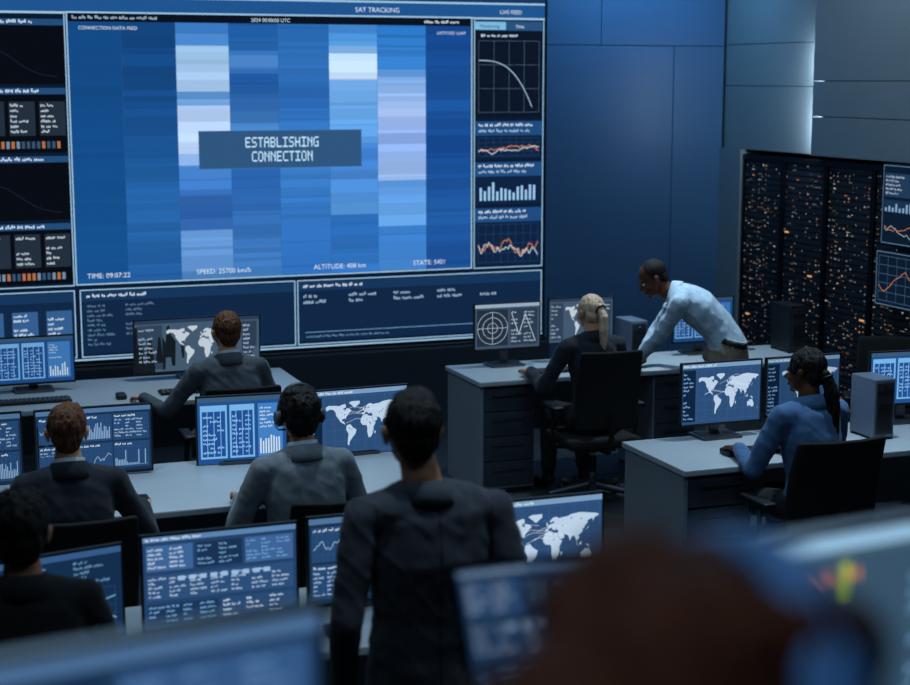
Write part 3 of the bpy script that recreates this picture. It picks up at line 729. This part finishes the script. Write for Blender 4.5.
for z0,z1,kd in((2.62,3.08,0),(2.14,2.6,1),(1.66,2.12,0),(1.20,1.64,1)):
    s.rect(b0,z0,w,z1-z0,C(8,12,20),1);s.rect(b0,z1-.05,w,.045,C(34,74,118),2);s.words(b0+.6,z1-.038,w*.45,.022,W_,3)
    if kd:
        for q in range(6): s.rect(b0+w*q/6+.02,z0+.12,w/6-.03,.24,C(34,46,60),2);s.rows(b0+w*q/6+.03,z0+.13,w/6-.05,.22,6,C(190,205,215),3)
        for q in range(34): s.rect(b0+.03+q*.035,z0+.03,.022,.05,R.choice([C(170,105,70),C(110,135,160),C(50,80,110),C(50,80,110)]),3)
    else:
        s.line([(b0+.3+.9*i/14,z0+.05+.2*math.exp(-((i-7)/3.5)**2)) for i in range(15)],.004,C(30,40,52),3)
for c0,c1,q in((.14,1.40,0),(1.45,3.045,1),(3.075,5.085,2)):
    w=c1-c0;s.rect(c0,.67,w,.46,C(16,38,68),1);s.rect(c0,1.06,w,.07,C(22,52,88),2);s.frame(c0-.008,.645,w+.016,.50,.008,EDGE,4);s.words(c0+.04,1.085,w*.3,.022,W_,3)
    if q==0:
        for k in range(5): s.rect(c0+.1+k*.24,.74,.18,.26,C(50,92,140),2);s.rows(c0+.11+k*.24,.75,.16,.24,7,W_,3)
    elif q==1: s.rows(c0+.04,.72,w*.35,.32,9,C(90,120,150),3,cols=2)
    else:
        s.rows(c0+.04,.95,w*.9,.09,2,C(150,178,205),3,cols=5);s.line([(c0+.05,.74),(c1-.05,.74)],.004,LB,3);s.rows(c0+.06,.69,w*.5,.03,1,C(100,140,180),3)
s.rect(VX0+.01,.622,VX1-VX0-.02,.012,EDGE,2)
mb.obj('video_wall')
# ============================================================ DESKS + EQUIPMENT
desk(-.9,2.56,9.42,10.3,peds=[(-.85,-.45)])
desk(-.9,2.50,6.94,7.86,peds=[])
desk(-.6,2.85,4.98,5.68,peds=[])
desk(3.62,6.25,9.33,9.98,peds=[(3.64,4.02),(4.88,5.20)])
desk(3.72,6.35,6.80,7.50,peds=[(3.74,4.12),(5.90,6.31)])
monitor(1.97,10.10,1.150,.82,.355,'maplight',0,.12)
monitor(.93,9.98,1.10,.50,.30,'win',k=.8)
monitor(.38,7.68,1.10,.54,.36,'charts',k=.9)
monitor(.985,7.68,1.10,.56,.34,'charts',0,.12)
monitor(1.72,7.72,1.10,.46,.36,'win',-.08)
monitor(2.31,7.70,1.10,.57,.36,'map',.04)
monitor(1.11,5.37,1.10,.56,.35,'table')
monitor(.53,5.33,1.08,.50,.34,'graph',.22,k=.8)
monitor(1.70,5.40,1.10,.54,.34,'charts')
monitor(2.32,5.37,1.10,.55,.34,'map')
monitor(4.00,9.80,1.185,.48,.32,'radar',.0)
monitor(4.55,9.82,1.195,.48,.32,'maplight',-.04)
monitor(5.47,9.78,1.155,.48,.32,'win',k=.75)
monitor(4.25,7.38,1.172,.49,.345,'map')
monitor(4.755,7.38,1.172,.47,.33,'map',k=.75)
monitor(5.42,7.36,1.165,.48,.31,'win',-.1)
tower(4.89,9.74,.75,.29,.13,.24,light=True);tower(5.05,7.16,.75,.33,.13,.22,light=True)
tower(6.12,9.72,.75,.34,.13,.26)
for x,y in((1.85,9.66),(.75,7.12),(1.80,7.14),(1.1,5.14),(4.2,9.52),(4.42,7.05),(2.3,5.14),(.9,9.66)): keyboard(x,y)
for x,y in((1.40,9.60),(1.12,7.12),(2.12,7.14),(4.10,7.03),(4.60,9.52),(1.45,5.12)): mouse(x,y)
mb=MB();PAP=mat('paper_white',(150,160,168),.8)
for i in range(4): mb.box((0,0,.0012+i*.0012),(.21,.297,.001),PAP,M=Matrix.Rotation(.05*i,4,'Z'))
mb.obj('paper_stack',(5.5,7.05,.75),.3)
chair(1.95,8.98,0,.95);chair(.75,6.56,0,.93);chair(1.84,6.54,-.1,.92);chair(.40,4.70,0,.98,seat=.52)
chair(4.25,8.98,-.05,1.02,.42);chair(4.27,6.56,.0,.98,.50)
chair(6.15,8.5,2.6,.98)
# ============================================================ PEOPLE
g=seated(.12,wR=(.2,.36,.80),wL=(-.46,.36,.80),side=-.03);g['hL']=(V3((-.25,1,-.08)),V3((0,0,1)),.25)
person('seated_man',(1.95,8.95),0,g,(g['head'],.1,-.05,0),S_G2,TR,SK_L,H_GI,'short',collar=S_G2,shirt=WH)
g=seated(.13,wR=(.34,.34,.80),wL=(-.18,.30,.80));g['hR']=(V3((.15,1,-.06)),V3((0,0,1)),.3)
person('seated_man',(.74,6.55),0,g,(g['head'],-.1,-.05,0),S_NV,TR,SK_L,H_GI,'short',collar=S_NV,shirt=WH)
g=seated(.10,wR=(.22,.34,.80),wL=(-.22,.34,.80),side=-.02,turn=.05)
person('seated_man_with_headset',(1.74,6.54),0,g,(g['head'],.0,-.1,0),S_GR,TR,SK_M,H_DK,'bush',collar=S_GR,shirt=WH,headset=True)
g=seated(.10,wR=(.2,.36,.82),wL=(-.2,.36,.82),dz=.11)
person('seated_person',(.38,4.70),-.1,g,(g['head'],-.1,-.05,0),S_BK,TR,SK_M,H_DK,'bush',collar=S_BK)
g={};g['pel']=V3((0,0,.95));g['bel']=V3((0,0,1.12));g['che']=V3((0,-.01,1.30));g['upc']=V3((0,-.015,1.43));g['nek']=V3((-.02,-.015,1.515))
g['shR']=V3((.198,-.015,1.415));g['shL']=V3((-.198,-.015,1.425));g['wrR']=V3((.235,.08,.90));g['wrL']=V3((-.245,.05,.89))
g['elR'],g['wrR']=ik(g['shR'],g['wrR'],.30,.27,(.4,-1,0));g['elL'],g['wrL']=ik(g['shL'],g['wrL'],.30,.27,(-.5,-1,0))
for q,s_ in(('R',1),('L',-1)):
    g['hip'+q]=V3((s_*.095,0,.91));g['an'+q]=V3((s_*.12,-.03,.10));g['kn'+q]=V3((s_*.105,.02,.50));g['to'+q]=V3((s_*.15,.15,.03))
g['up_']=V3((0,0,1));g['hR']=(V3((-.05,.15,-1)),V3((1,0,0)),.3);g['hL']=(V3((.05,.15,-1)),V3((-1,0,0)),.3)
person('standing_man',(1.48,4.23),-.02,g,(V3((-.042,.012,1.548)),-.08,-.03,0),S_CH,TR,SK_M,H_DK,'short',voxel=.0085,collar=S_CH,shirt=None,hem=True,seam=True,fold=.006)
g=seated(.10,wR=(.16,.36,.80),wL=(-.28,.36,.80))
person('seated_blonde_woman',(4.26,8.98),.02,g,(g['head'],.15,-.05,0),S_NV,TR,SK_L,H_BL,'pony',wscale=.88,collar=S_NV)
g=seated(.12,wR=(.10,.34,.80),wL=(-.17,.38,.80),dz=.03)
person('seated_woman',(4.32,6.58),.12,g,(g['head'],.45,-.08,0),DEN,TR,SK_D,H_DK,'longpony',wscale=.88,collar=DEN)
g={};f=V3((-.87,.5,0));r=V3((.5,.87,0))
g['pel']=V3((.08,.05,.94));g['bel']=V3((.01,.085,1.07));g['che']=V3((-.10,.125,1.18));g['upc']=V3((-.205,.165,1.25));g['nek']=V3((-.28,.20,1.29))
g['shR']=g['upc']+r*.18+V3((-.01,0,-.01));g['shL']=g['upc']-r*.18+V3((-.01,0,-.01))
g['wrR']=V3((-.37,.46,.80));g['wrL']=V3((-.44,.37,.80))
g['elR'],g['wrR']=ik(g['shR'],g['wrR'],.30,.27,(.3,.6,0));g['elL'],g['wrL']=ik(g['shL'],g['wrL'],.30,.27,(.3,-.6,0))
for q,s_ in(('R',1),('L',-1)):
    g['hip'+q]=g['pel']+r*s_*.09+V3((0,0,-.04));g['an'+q]=g['pel']+r*s_*.12+V3((.02,-.02,-.84));g['kn'+q],_=ik(g['hip'+q],g['an'+q],.42,.41,f);g['to'+q]=g['an'+q]+f*.17+V3((0,0,-.07))
g['up_']=V3((.25,-.12,1)).normalized()
g['hR']=(V3((-.7,.7,-.05)),V3((0,0,1)),.1);g['hL']=(V3((-.8,.6,-.05)),V3((0,0,1)),.1)
person('leaning_man',(5.17,9.0),0,g,(g['nek']+f*.055+V3((0,0,-.01)),math.radians(72),-.5,0),SH_B,KH,SK_D,H_DK,'buzz',collar=SH_B,belt=BELT,fold=.008,voxel=.009)
# ============================================================ RAISED REAR TIER
PZ=1.05
CARP=mat('tier_carpet',(30,33,38),.9,bump=.2,bscale=300)
mb=MB();mb.b2(XL+.01,7.0,YB+.01,2.75,0,PZ,CARP);mb.b2(XL+.01,7.0,2.75,2.78,PZ-.06,PZ,ALU);mb.obj('floor_tier')
desk(-.8,2.3,1.22,2.00,name='office_desk',base=PZ)
dz=PZ+.75
monitor(.105,1.435,2.135,.62,.31,'table',.15,0,desk=dz,k=.75,bez=SILV)
monitor(1.20,1.53,2.145,.60,.32,'console',.12,0,desk=dz,k=1.1,bez=SILV)
def laptop(x,y,z,rz):
    mb=MB();mb.box((0,0,.009),(.30,.22,.016),ALU,.005)
    for r_ in range(5):
        for c in range(12): mb.box((-.127+c*.023,-.01+r_*.02,.0185),(.018,.015,.003),BLK)
    mb.box((0,-.075,.0175),(.1,.06,.001),DARK)
    M=Matrix.Translation((0,.11,.016))@Matrix.Rotation(-.5,4,'X')
    mb.b2(-.15,.15,0,.007,0,.195,ALU,.002,M=M);mb.b2(-.147,.147,-.001,.0005,.004,.191,DARK,M=M)
    m2=MB();s=Scr(m2,-.14,.01,-.0012,.45,eps=.0003);fill_screen(s,.28,.175,'table')
    for fa,ii,k in zip(m2.F,m2.I,m2.K): mb.add([m2.V[q] for q in fa],[tuple(range(len(fa)))],m2.mats[ii],False,k,M)
    mb.obj('laptop_computer',(x,y,z),rz)
laptop(.88,1.80,dz,.0)
chair(.36,.60,-.3,.85,.45,.45,base=PZ)
BND=mat('headset_band_bluelit',(60,130,220),.3)  # blue light falling on the band is put into its base colour
g=seated(.10,turn=-.25,dz=.025)
person('foreground_woman_with_headset',(.36,.655),-.45,g,(g['head'],-1.0,-.25,0),S_BK,TR,SK_L,H_FG,'long',wscale=.88,headset=True,base=PZ,band=BND)
# ============================================================ LIGHTS
def area(n,loc,rot,sx,sy,p,rgb,spread=None):
    l=bpy.data.lights.new(n,'AREA');l.shape='RECTANGLE';l.size=sx;l.size_y=sy;l.energy=p;l.color=rgb
    if spread: l.spread=math.radians(spread)
    o=bpy.data.objects.new(n,l);SC.collection.objects.link(o);o.location=loc;o.rotation_euler=rot;return o
FIX=emis('ceiling_light_diffuser',(150,190,230),.6)
for x,y,e_ in((.5,8.6,11),(3.6,8.6,13),(.5,6.0,10),(3.6,6.0,17),(.5,3.4,11),(3.6,3.4,18),(5.9,7.0,15)):
    mb=MB();mb.b2(-.6,.6,-.15,.15,-.05,0,ALU,.004);mb.b2(-.57,.57,-.12,.12,-.054,-.05,FIX);mb.obj('ceiling_light_fixture',(x,y,CZ-.001))
    area('ceiling_lamp',(x,y,CZ-.06),(0,0,0),1.2,.3,e_,(.50,.77,1))
def added_downlight(x,y,e_,col=(.66,.86,1),sp=70,ry=0):  # invented spot cans and lamps, added to brighten desks and people
    mb=MB();mb.tube([(0,0,0),(0,0,-.06)],.07,BLK,20);mb.tube([(0,0,-.06),(0,0,-.063)],.05,FIX,20);mb.obj('added_downlight_can',(x,y,CZ-.001))
    area('added_downlight_lamp',(x,y,CZ-.075),(0,ry,0),.1,.1,e_,col,sp)
for x,y,e_ in((4.9,9.35,13),(4.6,6.9,10),(2.0,9.3,8),(1.8,6.9,7),(.7,6.9,4),(1.6,4.0,4)): added_downlight(x,y,e_)
added_downlight(-.2,.4,1.6,(1,.84,.72),60,math.radians(-12))  # added warm lamp out of view, lifts the brown of the foreground hair
area('added_wall_wash',(5.75,11.0,CZ-.08),(math.radians(34),0,0),1.2,.2,20,(.2,.58,1))  # added blue lamp without a fixture, deepens the blue of the cladding
area('added_soffit_fill',(5.6,9.2,CZ-.08),(0,math.radians(-50),0),.2,1.6,12,(.6,.84,1))  # added fill without a fixture, lightens the soffit panels
rc=Vector((.55,1,0)).to_track_quat('-Z','Y').to_euler()
area('cove_lamp',(6.665,10.34,2.78),rc,.03,.26,2.4,(.72,.89,1))
area('cove_lamp',(6.665,10.34,2.33),rc,.03,.40,3.4,(.72,.89,1))
w=bpy.data.worlds.new('world');SC.world=w;w.use_nodes=True;w.node_tree.nodes['Background'].inputs[0].default_value=(.02,.04,.07,1);w.node_tree.nodes['Background'].inputs[1].default_value=.5
# ============================================================ CAMERA
F=1600.0
cam=bpy.data.cameras.new('camera');co=bpy.data.objects.new('camera',cam);SC.collection.objects.link(co)
cam.lens=36*F/910;cam.sensor_width=36;cam.clip_start=.05
co.location=(0,0,2.65);co.rotation_euler=(math.pi/2-math.atan(262.5/F),0,-math.radians(20.3))
cam.dof.use_dof=True;cam.dof.focus_distance=8.0;cam.dof.aperture_fstop=2.4
SC.camera=co
SC.view_settings.view_transform='Standard'
